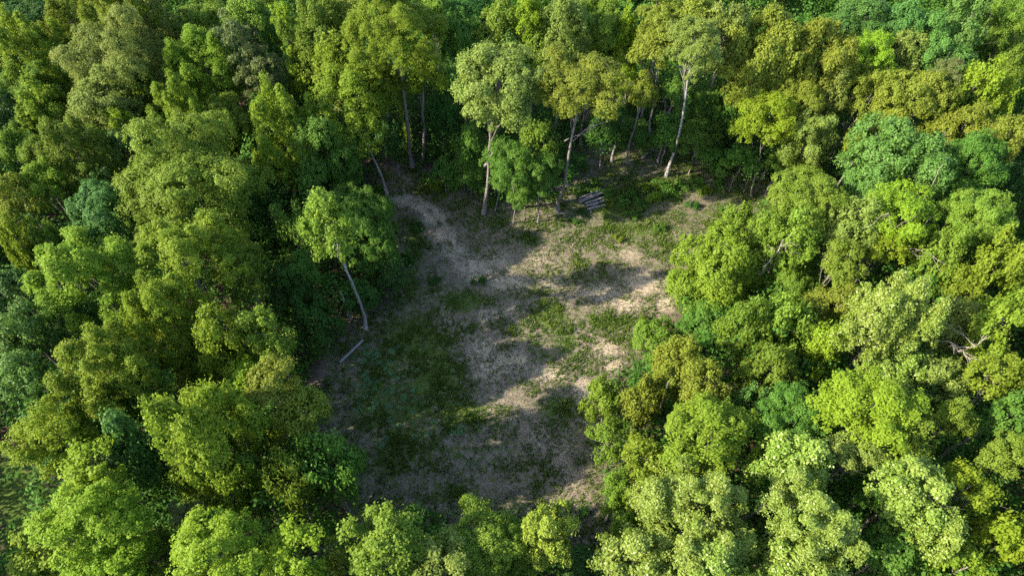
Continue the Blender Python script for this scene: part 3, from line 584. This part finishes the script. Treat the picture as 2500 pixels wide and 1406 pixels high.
def field(lst, x, y):
    f = np.zeros_like(x)
    for px, py, rx, ry, a in lst:
        c, t = at(px, py); ex, _ = at(px, py - ry)
        ax = rx * t; ay = max(ex.y - c.y, .6)
        d = ((x - c.x) / ax) ** 2 + ((y - c.y) / ay) ** 2
        f = np.maximum(f, a * np.exp(-d * .9))
    return f
def ruts(x, y):
    f = np.zeros_like(x); mid_ = np.zeros_like(x)
    for pl, half, wd, amt in RUTS:
        q = np.array([at(*p)[0][:2] for p in pl]); d = np.full(x.shape, 1e9)
        for a, b in zip(q[:-1], q[1:]):
            ab = b - a; t = np.clip(((x - a[0]) * ab[0] + (y - a[1]) * ab[1]) / (ab @ ab), 0, 1)
            d = np.minimum(d, np.hypot(x - a[0] - t * ab[0], y - a[1] - t * ab[1]))
        e_ = np.clip((np.minimum(np.hypot(x - q[0][0], y - q[0][1]), np.hypot(x - q[-1][0], y - q[-1][1])) - half) / 2.5, 0, 1) if amt < 1 else 1.0
        amt_ = amt * e_ * np.clip(.25 + 1.2 * vnoise(x, y, 1.7, 51), 0, 1)
        f = np.maximum(f, amt_ * np.exp(-((d - half) / wd) ** 2)); mid_ = np.maximum(mid_, .4 * amt_ * np.exp(-(d / (half * .8)) ** 2))
    return f, mid_
def vnoise(x, y, s, seed):
    r = np.random.RandomState(seed).rand(64, 64); x, y = x / s + 100, y / s + 100
    i, j = np.floor(x).astype(int), np.floor(y).astype(int); u, v = x - i, y - j
    u, v = u * u * (3 - 2 * u), v * v * (3 - 2 * v); g = lambda a, b: r[a % 64, b % 64]
    return (g(i, j) * (1 - u) + g(i + 1, j) * u) * (1 - v) + (g(i, j + 1) * (1 - u) + g(i + 1, j + 1) * u) * v
def covers(x, y):
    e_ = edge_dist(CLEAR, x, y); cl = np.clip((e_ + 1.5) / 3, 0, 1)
    gp = np.clip((edge_dist(GAP, x, y) + 1) / 2, 0, 1)
    rf, rm = ruts(x, y)
    bq = field(BARE, x, y)
    gr = np.maximum(field(GRASS, x, y), .54) * (1 - .7 * np.clip(rf, 0, 1)) * (1 - .38 * bq) + .15 * rm
    return np.maximum(np.maximum(field(BARE, x, y), .26), rf) * cl, np.maximum(gr * cl, gp * .95), cl

# ------------------------------------------------------------------ ground: one sheet, fine in the clearing, out to the horizon
xs = np.concatenate([[-3000, -1200, -500, -250], np.arange(-140, -32, 4), np.arange(-32, 46, .3), np.arange(46, 150, 4), [250, 500, 1200, 3000]])
ys = np.concatenate([[-3000, -1000, -300, -100, -30, 0], np.arange(6, 22, 2), np.arange(22, 82, .3), np.arange(82, 180, 4), [250, 500, 1200, 3000, 6000]])
X, Y = np.meshgrid(xs, ys); Z = np.where(edge_dist(CLEAR, X, Y) > -8, -.07 * np.clip(ruts(X, Y)[0], 0, 1) + .16 * (vnoise(X, Y, 3.1, 1) - .5) + .07 * (vnoise(X, Y, .9, 2) - .5), 0.0)
bare, grass, clr = covers(X, Y)
nx, ny = len(xs), len(ys); idx = np.arange(nx * ny).reshape(ny, nx)
F = np.stack([idx[:-1, :-1], idx[:-1, 1:], idx[1:, 1:], idx[1:, :-1]], -1).reshape(-1, 4)
gm = mesh_np('ground', np.stack([X, Y, Z], -1).reshape(-1, 3), F, 4)
for an, av in (('bare', bare), ('grassy', grass), ('open', clr)):
    a = gm.attributes.new(an, 'FLOAT', 'POINT'); a.data.foreach_set('value', av.ravel().astype(np.float32))
gm.polygons.foreach_set('use_smooth', [True] * len(gm.polygons))

m, N, L = new_mat('ground_cover')
out = N.new('ShaderNodeOutputMaterial'); p = N.new('ShaderNodeBsdfPrincipled'); p.inputs['Roughness'].default_value = .95; p.inputs['Specular IOR Level'].default_value = .1
L.new(p.outputs[0], out.inputs[0])
geo = N.new('ShaderNodeNewGeometry')
def noise(scale, detail=5, rough=.6, dist=0.0):
    n = N.new('ShaderNodeTexNoise'); n.inputs['Scale'].default_value = scale; n.inputs['Detail'].default_value = detail
    n.inputs['Roughness'].default_value = rough; n.inputs['Distortion'].default_value = dist
    L.new(geo.outputs['Position'], n.inputs['Vector']); return n.outputs['Fac']
def ramp(src, stops):
    r = N.new('ShaderNodeValToRGB'); els = r.color_ramp.elements
    while len(els) < len(stops): els.new(.5)
    for e2, (pos, c) in zip(els, stops): e2.position = pos; e2.color = (*c, 1)
    L.new(src, r.inputs[0]); return r.outputs[0]
def mathn(op, a, b, clamp=False):
    n = N.new('ShaderNodeMath'); n.operation = op; n.use_clamp = clamp
    for i, v in enumerate((a, b)):
        if isinstance(v, (int, float)): n.inputs[i].default_value = v
        else: L.new(v, n.inputs[i])
    return n.outputs[0]
def attr(n_):
    a = N.new('ShaderNodeAttribute'); a.attribute_name = n_; return a.outputs['Fac']
def mixc(f, a, b):
    c = N.new('ShaderNodeMix'); c.data_type = 'RGBA'; L.new(f, c.inputs['Factor']); L.new(a, c.inputs['A']); L.new(b, c.inputs['B']); return c.outputs['Result']
fine, midn, big = noise(5.5, 6, .72), noise(1.3, 6, .68), noise(.28, 4, .6)
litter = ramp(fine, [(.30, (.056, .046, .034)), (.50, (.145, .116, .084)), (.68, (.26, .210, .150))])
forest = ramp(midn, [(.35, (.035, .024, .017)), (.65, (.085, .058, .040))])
straw = ramp(mathn('ADD', mathn('MULTIPLY', noise(7.5, 6, .78), .7), mathn('MULTIPLY', noise(.8, 5, .7), .3)), [(.36, (.075, .060, .044)), (.45, (.215, .172, .120)), (.55, (.38, .305, .210))])
green = ramp(noise(4.0, 5, .7), [(.3, (.026, .044, .010)), (.55, (.062, .095, .016)), (.75, (.130, .150, .034))])
def cut(a, k, off):      # patchy edge: amount + noise against a threshold
    s = mathn('ADD', mathn('ADD', a, mathn('MULTIPLY', mathn('SUBTRACT', midn, .5), 1.7)), mathn('MULTIPLY', mathn('SUBTRACT', fine, .5), 1.4))
    return mathn('MULTIPLY', mathn('SUBTRACT', s, off), k, True)
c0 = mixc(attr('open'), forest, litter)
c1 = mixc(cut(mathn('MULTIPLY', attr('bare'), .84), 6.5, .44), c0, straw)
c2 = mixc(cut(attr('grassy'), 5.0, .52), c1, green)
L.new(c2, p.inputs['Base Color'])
bp = N.new('ShaderNodeBump'); bp.inputs['Strength'].default_value = .8; bp.inputs['Distance'].default_value = .12
L.new(fine, bp.inputs['Height']); L.new(bp.outputs[0], p.inputs['Normal'])
gm.materials.append(m)
tag(link('ground', gm), 'forest floor and grassy clearing with patches of dry straw', None, None, 'structure')

# ------------------------------------------------------------------ grass: too many blades to count
def scatter(n, seed):
    r = np.random.RandomState(seed); x = r.uniform(CLEAR[:, 0].min() - 3, CLEAR[:, 0].max() + 3, n); y = r.uniform(CLEAR[:, 1].min() - 3, CLEAR[:, 1].max() + 3, n)
    return r, x, y
r, x, y = scatter(900000, 5)
_, g_, _c = covers(x, y); b_, _, _ = covers(x, y)
dens = np.clip(g_ * 1.15 - .40 * b_, 0, 1) * np.clip((vnoise(x, y, 1.3, 4) * .5 + vnoise(x, y, .38, 8) * .7 - .42) * 6, 0.10, 1.2)
k = r.rand(len(x)) < dens; x, y = x[k], y[k]; n = len(x)
h = r.uniform(.10, .34, n) * (.5 + 1.6 * vnoise(x, y, 1.6, 12) ** 2); a = r.uniform(0, 6.28, n); lean = r.normal(size=(n, 2)) * .5
wd = r.uniform(.05, .12, n)
b0 = np.stack([x + np.cos(a) * wd, y + np.sin(a) * wd, np.zeros(n) - .06], 1); b1 = np.stack([x - np.cos(a) * wd, y - np.sin(a) * wd, np.zeros(n) - .06], 1)
tp = np.stack([x + lean[:, 0] * h, y + lean[:, 1] * h, h], 1)
V = np.stack([b0, b1, tp], 1).reshape(-1, 3)
grass_m = leaf_mat('grass_blades', (.044, .090, .012), (.130, .172, .026), .30, .2, .6)
tag(link('grass', mesh_np('grass', V, np.arange(n * 3).reshape(n, 3), 3, {'rnd': np.clip(r.rand(n) * .6 + .4 * vnoise(x, y, 4, 21), 0, 1)}, grass_m)),
    'short rough grass growing in patches over the clearing', None, None, 'stuff')

# dry straw stubble on the bare patches
r, x, y = scatter(120000, 6)
b_, g_, _c = covers(x, y); k = r.rand(len(x)) < np.clip(b_ * .8 + _c * .2, 0, 1) * np.clip((vnoise(x, y, .8, 14) - .25) * 2, 0, 1)
x, y = x[k], y[k]; n = len(x); P = np.stack([x, y, r.uniform(.03, .14, n)], 1)
nn = r.normal(size=(n, 3)) * .6 + np.array([0, 0, 1.0])
V, F = leaves_to_mesh(P, nn, r.uniform(.12, .40, n), r.uniform(.03, .08, n), r)
straw_m = leaf_mat('dry_straw', (.13, .10, .07), (.37, .295, .20), .1, .2, .7, .0)
tag(link('straw', mesh_np('straw', V, F, 4, {'rnd': r.rand(n)}, straw_m)), 'dry straw and stubble scattered over the bare ground', None, None, 'stuff')

# ------------------------------------------------------------------ undergrowth: shaded thicket beneath the crowns, one mass
def fill(seed, n, zmax, rc, kk, leaf, dmin, xr=(-112, 112), yr=(8, 150), zpow=1.5, edge=0.0):
    r = np.random.RandomState(seed)
    x = r.uniform(*xr, n); y = r.uniform(*yr, n); px, py = to_px(x, y, 4.0)
    e_ = edge_dist(CLEAR, x, y); eg = edge_dist(GAP, x, y)
    nz = vnoise(x, y, 7, seed + 1); k = (e_ < 1.4 - r.rand(n) * 4.5) & (eg < -1) & (px > -450) & (px < 2950) & (py > -400) & (py < 1800) & (nz > .04)
    x, y, e_, nz = x[k], y[k], e_[k], nz[k]; n = len(x)
    z = (r.rand(n) ** zpow) * zmax * np.clip(.3 + nz, .3, 1.15) * np.clip(.25 + (-e_) / 9, .25, 1) + .3
    C = np.stack([x, y, z], 1); off = unit(r.normal(size=(n, kk, 3))) * (r.rand(n, kk, 1) ** .5)
    P = C[:, None] + off * rc * r.uniform(.7, 1.3, size=(n, 1, 1)) * np.array([1, 1, .75])
    nn = off * .7 + np.array([0, 0, .7]) + r.normal(size=(n, kk, 3)) * .4
    P = P.reshape(-1, 3); nn = nn.reshape(-1, 3); P[:, 2] = np.maximum(P[:, 2], .08)
    V, F = leaves_to_mesh(P, nn, leaf * r.uniform(.7, 1.3, n * kk), leaf * .65 * r.uniform(.7, 1.3, n * kk), r)
    return V, F, np.clip(.7 * np.repeat(nz, kk) + .4 * (r.rand(n * kk) - .3), 0, 1)
V, F, rn = fill(31, 56000, 14.0, 1.25, 22, .44, .8)
ug_m = leaf_mat('undergrowth_leaves', (.032, .092, .012), (.075, .150, .020), .36)
tag(link('undergrowth', mesh_np('undergrowth', V, F, 4, {'rnd': rn}, ug_m)), 'dark green thicket under the forest crowns', None, None, 'stuff')

# ------------------------------------------------------------------ woods running on beyond the frame, one mass
rw = np.random.RandomState(77); VV, FF, RR, nv = [], [], [], 0
for gx in np.arange(-150, 150, 10.5):
    for gy in np.arange(-22, 172, 10.5):
        x0, y0 = gx + rw.uniform(-3, 3), gy + rw.uniform(-3, 3); ht = rw.uniform(18, 25)
        W = rw.uniform(9, 14); Hc = W * rw.uniform(.8, 1.1); zc = ht - Hc / 2
        f = y0 * ct - (zc - CAM_H) * st
        if f > 5:
            px, py = proj((x0, y0, zc)); rp = W / 2 / f * FPX * 1.25
            if -rp < px < 2500 + rp and -rp < py < 1406 + rp: continue
        if edge_dist(CLEAR, np.array([x0]), np.array([y0]))[0] > -5 or edge_dist(GAP, np.array([x0]), np.array([y0]))[0] > -4: continue
        if x0 < GAP[:, 0].max() and GAP[:, 1].min() - 1 < y0 < GAP[:, 1].max() - 1 and x0 > -95: continue  # sun lane: unseen woods left out so sunlight reaches the grassy gap
        q = rw.choice(['O', 'T', 'M'])
        P, nn, l, wd, rnd, _ = crown_cloud(q, W, Hc, rw.randint(1e6), .55, 2.0)
        V, F = leaves_to_mesh(P + np.array([x0, y0, zc]), nn, l, wd, rw)
        VV.append(V); FF.append(F + nv); nv += len(V); RR.append(np.clip(rnd * .5 + rw.rand() * .5, 0, 1))
woods_m = leaf_mat('woods_leaves', (.050, .095, .016), (.115, .150, .024), .3)
tag(link('woods', mesh_np('woods', np.concatenate(VV), np.concatenate(FF), 4, {'rnd': np.concatenate(RR)}, woods_m)),
    'forest canopy running on beyond the edges', None, None, 'stuff')

# ------------------------------------------------------------------ logs
def log_thing(p0, p1, r0, z0, label, group=None, bark='log', fork=False, name='log', taper=.8):
    a, _ = at(*p0); b, _ = at(*p1); a.z = b.z = z0; mid = (a + b) / 2
    rng = np.random.RandomState(int(p0[0] * 7 + p0[1]))
    root = bpy.data.objects.new(name, None); col.objects.link(root); root.location = (mid.x, mid.y, z0 - r0)
    tag(root, label, 'log', group)
    T = Tubes(); A, B_ = np.array(a - mid) + [0, 0, r0], np.array(b - mid) + [0, 0, r0]
    T.add(bend(A, B_, 9, .035, rng), r0 * np.linspace(1, taper, 9) * rng.uniform(.93, 1.07, 9), 12, cap=False)
    if fork: T.add(bend(A + (B_ - A) * .12, A + np.array([.55, -.75, 0]), 4, .05, rng), r0 * np.array([.8, .7, .6, .5]), 8)
    link('bark', T.mesh('bark', BM[bark]), root)
    for pt, o_, rr in ((A, -1, r0), (B_, 1, r0 * taper)):
        E = Tubes(); d = (B_ - A) / np.linalg.norm(B_ - A) * o_
        E.add([pt - d * .05, pt + d * .006], [rr * .93, rr * .93], 12); link('cut_end', E.mesh('cut_end', BM['cut']), root)
    return root
PL = 'logs stacked by the forest edge'
for p0, p1, r0, z0, lab, fk in [
    ((1413, 492), (1463, 472), .13, .75, 'thin dark log along the uphill side of the log pile', False),
    ((1415, 498), (1461, 477), .16, .62, 'knotty grey log second from the uphill side of the pile', False),
    ((1411, 493), (1440, 484), .10, .25, 'short thin log poking out at the uphill foot of the pile', False),
    ((1417, 497), (1470, 475), .17, .30, 'dark log in the deepest groove of the log pile', False),
    ((1412, 505), (1468, 481), .13, .92, 'longest pale straight log lying across the top of the pile', False),
    ((1428, 503), (1472, 488), .19, .55, 'thick pinkish log in the middle of the pile', False),
    ((1430, 506), (1474, 493), .18, .26, 'stout grey log under the thick pinkish one', False),
    ((1441, 507), (1458, 502), .09, .30, 'shortest stubby log, half hidden low in the pile', False),
    ((1434, 513), (1477, 502), .17, .17, 'forked grey log along the downhill side of the pile', True)]:
    log_thing(p0, p1, r0, z0, lab, PL, fork=fk)
log_thing((830, 886), (887, 832), .20, .20, 'long pale barkless log lying alone in the shaded clearing edge', None, 'pale', taper=.85)

# ------------------------------------------------------------------ dead wood
def dead_tree(name, base, tip, label, r0, nb, spread, seed, ztip, cat='dead tree', blen=(.25, .5), f0=.35):
    rng = np.random.RandomState(seed); b, _ = at(*base[:2], base[2] if len(base) > 2 else 0); t, _ = at(tip[0], tip[1], ztip)
    root = bpy.data.objects.new(name, None); col.objects.link(root); root.location = (b.x, b.y, b.z); tag(root, label, cat)
    v = np.array(t - b); T = Tubes(); pts = bend((0, 0, -.2), v, 12, .12, rng); T.add(pts, r0 * np.linspace(1, .22, 12), 8)
    link('trunk', T.mesh('trunk', BM['dead']), root); ln = np.linalg.norm(v)
    for i in range(nb):
        f = rng.uniform(f0, .98); q = pts[int(f * 11)]; d = unit(v / ln * .8 + rng.normal(size=3) * spread); e_ = q + d * ln * rng.uniform(*blen)
        Q = Tubes(); lp = bend(q, e_, 6, .22, rng); rr = r0 * (1.15 - f) * .5 + .02; Q.add(lp, rr * np.linspace(1, .3, 6), 5)
        for _ in range(4):
            s0 = lp[rng.randint(1, 6)]; Q.add(bend(s0, s0 + unit(d + rng.normal(size=3) * .8) * ln * rng.uniform(.06, .2), 4, .2, rng), rr * .5 * np.linspace(1, .4, 4), 4)
        link('branch', Q.mesh('branch', BM['dead']), root)
    return root
dead_tree('dead_snag', (2012, 400), (2092, 292), 'leaning dead snag with broken reddish top beside the sage oak', .26, 7, .45, 3, 15, blen=(.12, .26), f0=.6)
dead_tree('dead_tree', (2110, 690), (2195, 590), 'bare grey dead tree with fine twigs in the right forest', .20, 16, .55, 9, 15, blen=(.3, .6), f0=.3)
dead_tree('broken_limb', (1858, 668, 10), (1912, 585), 'broken pale limb poking out above the round fresh green tree', .14, 3, .5, 4, 17, 'dead branch', (.15, .3), .5)
dead_tree('broken_limb', (2150, 1262, 12), (2222, 1240), 'exposed leaning limb in front of the white flecked tree', .15, 3, .5, 6, 17, 'dead branch', (.2, .4), .4)
dead_tree('broken_limb', (2330, 860, 12), (2385, 845), 'thin pale dead limb among the dull sage trees', .12, 5, .7, 8, 18, 'dead branch', (.4, .8), .2)
dead_tree('broken_limb', (1352, 455, 5), (1395, 450), 'snapped twiggy limb hanging on the golden brown oak trunk', .07, 7, .8, 12, 4.5, 'dead branch', (.5, .9), .1)
# bare stems of trees whose crowns are lost in the canopy
def stem(base, tip, ztip, r0, label, bark='grey'):
    rng = np.random.RandomState(base[0]); b, _ = at(*base); t, _ = at(tip[0], tip[1], ztip); v = np.array(t - b)
    root = bpy.data.objects.new('bare_stem', None); col.objects.link(root); root.location = b; tag(root, label, 'tree', 'bare stems at the forest edge')
    T = Tubes(); T.add(bend((0, 0, -.2), v, 8, .06, rng), r0 * np.linspace(1.1, .6, 8), 8); link('trunk', T.mesh('trunk', BM[bark]), root)
    P = v + rng.normal(size=(260, 3)) * np.array([1.1, 1.1, .8]); V, F = leaves_to_mesh(P, rng.normal(size=(260, 3)) + [0, 0, .6], np.full(260, .32), np.full(260, .2), rng)
    link('crown', mesh_np('crown', V, F, 4, {'rnd': rng.rand(260)}, LM['deep']), root)
stem((857, 778), (830, 712), 10, .18, 'shorter white stem left of the long white trunk', 'pale')
stem((968, 690), (955, 640), 8, .10, 'slim grey stem at the shaded clearing edge below the track')
stem((953, 400), (938, 355), 9, .13, 'grey stem just behind the pale bent trunk')
stem((1466, 410), (1470, 345), 8, .09, 'thin stem behind the log pile, standing before a twin')
stem((1815, 470), (1838, 405), 8, .08, 'thin green stem between the curved stem and the loose bright tree')
stem((1208, 515), (1225, 450), 6, .07, 'thin pale stem right of the forked oak trunk', 'pale')
# fork of the pale cauliflower oak and ivy on the very tall tree
def child_of(label_start): return next(o for o in col.objects if o.get('label', '').startswith(label_start))
o_ = child_of('pale cauliflower'); T = Tubes(); fk0, _ = at(1184, 405, 8.2); fk1, _ = at(1222, 345, 13.5)
T.add(bend(fk0 - o_.location, fk1 - o_.location, 6, .1, np.random.RandomState(4)), np.linspace(.24, .12, 6), 8); link('bough', T.mesh('bough', BM['grey']), o_)
o_ = child_of('golden brown umbrella'); T = Tubes()
for q0, q1, z0, z1 in (((1378, 345), (1455, 310), 12, 16), ((1430, 318), (1500, 285), 14.5, 17.5)):
    a, _ = at(*q0, z0); b, _ = at(*q1, z1); T.add(bend(a - o_.location, b - o_.location, 7, .12, np.random.RandomState(5)), np.linspace(.10, .03, 7), 6)
link('bough', T.mesh('bough', BM['grey']), o_)
o_ = child_of('very tall'); rng = np.random.RandomState(6); f = rng.rand(1500) ** .8
a_, _ = at(1000, 380, 1.5); b_, _ = at(966, 185, 17)
P = np.array(a_ - o_.location) + (np.array(b_ - a_)) * f[:, None] + rng.normal(size=(1500, 3)) * np.array([.5, .5, .6])
V, F = leaves_to_mesh(P, rng.normal(size=(1500, 3)) + [0, -.4, .5], np.full(1500, .3), np.full(1500, .22), rng)
link('ivy', mesh_np('ivy', V, F, 4, {'rnd': rng.rand(1500)}, LM['fresh']), o_)

# ------------------------------------------------------------------ shrubs in the clearing, weeds, fallen sticks
def shrub_mesh(seed, n, rad, h, leaf):
    r = np.random.RandomState(seed); nc = 16; C = r.normal(size=(nc, 3)) * np.array([rad * .5, rad * .5, h * .2]) + [0, 0, h * .5]
    P = C[r.randint(0, nc, n)] + unit(r.normal(size=(n, 3))) * (r.rand(n, 1) ** .5) * rad * .42
    P[:, 2] = np.abs(P[:, 2]) + .03
    V, F = leaves_to_mesh(P, r.normal(size=(n, 3)) * .5 + unit(P) * .7 + [0, 0, .5], leaf * r.uniform(.7, 1.3, n), leaf * .6 * r.uniform(.7, 1.3, n), r)
    st_ = Tubes()
    for c in C[:8]: st_.add(bend((0, 0, -.05), c, 4, .1, r), np.linspace(.03, .012, 4), 4)
    return mesh_np('foliage', V, F, 4, {'rnd': r.rand(n)}, LM['green']), st_.mesh('stem', BM['grey'])
SH = [shrub_mesh(s, 900, 1.0, 1.3, .22) for s in (1, 2, 3, 4)]
def shrub(px, py, size, colr, label):
    i = int(px) % 4; p_, _ = at(px, py); root = bpy.data.objects.new('shrub', None); col.objects.link(root); root.location = (p_.x, p_.y, 0)
    tag(root, label, 'shrub', 'shrubs in the clearing'); s = size
    f_ = link('foliage', SH[i][0], root); f_.material_slots[0].link = 'OBJECT'; f_.material_slots[0].material = LM[colr]
    g_ = link('stem', SH[i][1], root)
    for q in (f_, g_): q.scale = (s, s, s * .9); q.rotation_euler.z = px * .7
for row in [
    (1415, 470, 1.3, 'green', 'leafy green shrub directly uphill of the log pile'), (1450, 462, 1.3, 'green', 'broad green shrub behind the uphill end of the log pile'),
    (1487, 478, 1.3, 'green', 'green shrub at the right end of the log pile'), (1492, 503, .7, 'fresh', 'yellow green shrub spilling over the log ends'),
    (1416, 520, .6, 'deep', 'small dark shrub at the downhill foot of the log pile'), (1530, 490, 1.3, 'green', 'broad green shrub in the tall weeds right of the log pile'),
    (1560, 508, 1.1, 'green', 'smaller green shrub below the broad one in the tall weeds'), (1590, 480, 1.5, 'fresh', 'bright shrub amid the weeds in a sunny patch'),
    (1625, 470, 1.6, 'green', 'largest round green shrub below the longest bare trunk'), (1660, 460, 1.2, 'green', 'green shrub beside the largest round shrub'),
    (1700, 452, 1.3, 'green', 'leafy shrub near the far corner of the clearing'), (1745, 455, 1.3, 'green', 'green shrub close to the curved stem tree'),
    (1720, 470, 1.0, 'fresh', 'pale green shrub in front of the leafy corner shrub'), (1545, 530, 1.0, 'green', 'low green shrub at the shaded grass line'),
    (1690, 505, .9, 'deep', 'dark low shrub on the bare patch by the far corner'), (1770, 520, 1.0, 'green', 'low shrub beside the compact olive tree'),
    (1065, 470, 1.4, 'fresh', 'yellow green shrub on the track bank'), (1100, 462, 1.1, 'green', 'green shrub on the track bank by the rounded tree'),
    (1035, 440, .9, 'green', 'small shrub at the head of the track'), (1510, 585, .7, 'fresh', 'small pale shrub in the sunlit grass'),
    (1610, 560, .8, 'green', 'green shrub at the sunlit edge by the round tree'), (1060, 690, .9, 'deep', 'dark shrub on the grass left of the bare ground'),
    (1170, 690, .9, 'deep', 'dark shrub at the lower rim of the bare ground'), (1020, 560, 1.0, 'deep', 'dark shrub in the shade left of the track'),
    (1000, 640, 1.0, 'deep', 'dark shrub under the thicket left of the track'), (1290, 580, .8, 'green', 'low bright shrub before the thin stems'),
    (1200, 500, .9, 'green', 'green shrub at the foot of the forked oak'), (1405, 545, .7, 'deep', 'small dark shrub downhill of the golden brown oak'),
    (1650, 640, .9, 'fresh', 'small shrub at the foot of the round fresh tree'), (1565, 790, .9, 'fresh', 'shrub at the sunny edge above the feathery tree'),
    (1425, 1255, .8, 'deep', 'dark shrub beside the golden pine on the brown path'), (920, 470, 1.3, 'green', 'green shrub against the pale bent trunk')]:
    shrub(*row)
# small weeds: nothing tells one from the next
def weed_mesh(seed):
    r = np.random.RandomState(seed); n = 70; a = r.uniform(0, 6.28, n); q = r.uniform(.1, .42, n); P = np.stack([np.cos(a) * q, np.sin(a) * q, .12 + .35 * (1 - q / .45) * r.rand(n)], 1)
    nn = np.stack([np.cos(a) * .4, np.sin(a) * .4, np.ones(n)], 1) + r.normal(size=(n, 3)) * .2
    V, F = leaves_to_mesh(P, nn, r.uniform(.14, .24, n), r.uniform(.06, .09, n), r); return mesh_np('weed_plant', V, F, 4, {'rnd': r.rand(n)}, weed_m)
weed_m = leaf_mat('weed_leaves', (.060, .135, .040), (.105, .195, .065), .25, .35)
WM = [weed_mesh(s) for s in (1, 2, 3)]; r = np.random.RandomState(9); nw = 0
WPX = [(943, 1070), (1012, 1067), (1048, 1060), (1120, 1045), (1125, 1060), (1105, 1058), (930, 1088), (1155, 1132), (1010, 1005), (1030, 985), (1127, 990), (1170, 1052), (1062, 1030), (975, 1038), (952, 1025), (915, 950), (955, 955), (920, 870), (900, 860)]
while len(WPX) < 75: WPX.append((r.normal(915, 55), r.uniform(840, 1010)))
for px, py in WPX:
    p_, _ = at(px, py)
    if edge_dist(CLEAR, np.array([p_.x]), np.array([p_.y]))[0] < .5: continue
    o = link('weed_plant', WM[nw % 3]); nw += 1; o.location = (p_.x, p_.y, 0); s = r.uniform(.6, 1.3); o.scale = (s, s, s); o.rotation_euler.z = r.uniform(0, 6)
    tag(o, 'small pale green weed rosette growing in the shaded grass', 'weed', 'weeds in the shaded grass')
def stick(p0, p1, r0, label):
    a, _ = at(*p0); b, _ = at(*p1); rng = np.random.RandomState(int(p0[0])); T = Tubes(); v = np.array(b - a)
    T.add(bend((0, 0, r0 + .05), v + [0, 0, r0 + .05], 7, .12, rng), r0 * np.linspace(1, .5, 7), 6)
    T.add(bend(v * .5 + [0, 0, r0], v * .8 + np.array([.2, .25, .15]), 4, .1, rng), r0 * np.linspace(.6, .3, 4), 5)
    o = link('fallen_stick', T.mesh('fallen_stick', BM['dead'])); o.location = a; tag(o, label, 'stick', 'sticks lying in the clearing')
stick((1289, 1107), (1321, 1110), .035, 'pale thin stick lying in the lower clearing')
stick((1440, 524), (1452, 536), .05, 'pale broken stick downhill of the log pile')
stick((1238, 632), (1250, 615), .04, 'bent stick on the upper bare ground')
stick((1226, 508), (1243, 520), .04, 'twig beside the forked oak trunk')
stick((1343, 520), (1378, 526), .04, 'long twig at the foot of the golden brown oak')
stick((1660, 478), (1740, 472), .04, 'long pale stick near the far corner shrubs')
stick((1460, 728), (1466, 738), .06, 'stubby pale stick on the sunlit straw')
stick((1395, 1000), (1420, 985), .03, 'thin stick near the lower right grass')
stick((965, 545), (978, 555), .06, 'reddish broken branch in the shade left of the track')

# the thing itself also shows its parts' materials: drop protos nobody uses
for me in list(bpy.data.meshes):
    if me.users == 0: bpy.data.meshes.remove(me)
print('trees', NTREE[0], 'protos', len(PROTO), 'faces', sum(len(m_.polygons) for m_ in bpy.data.meshes))
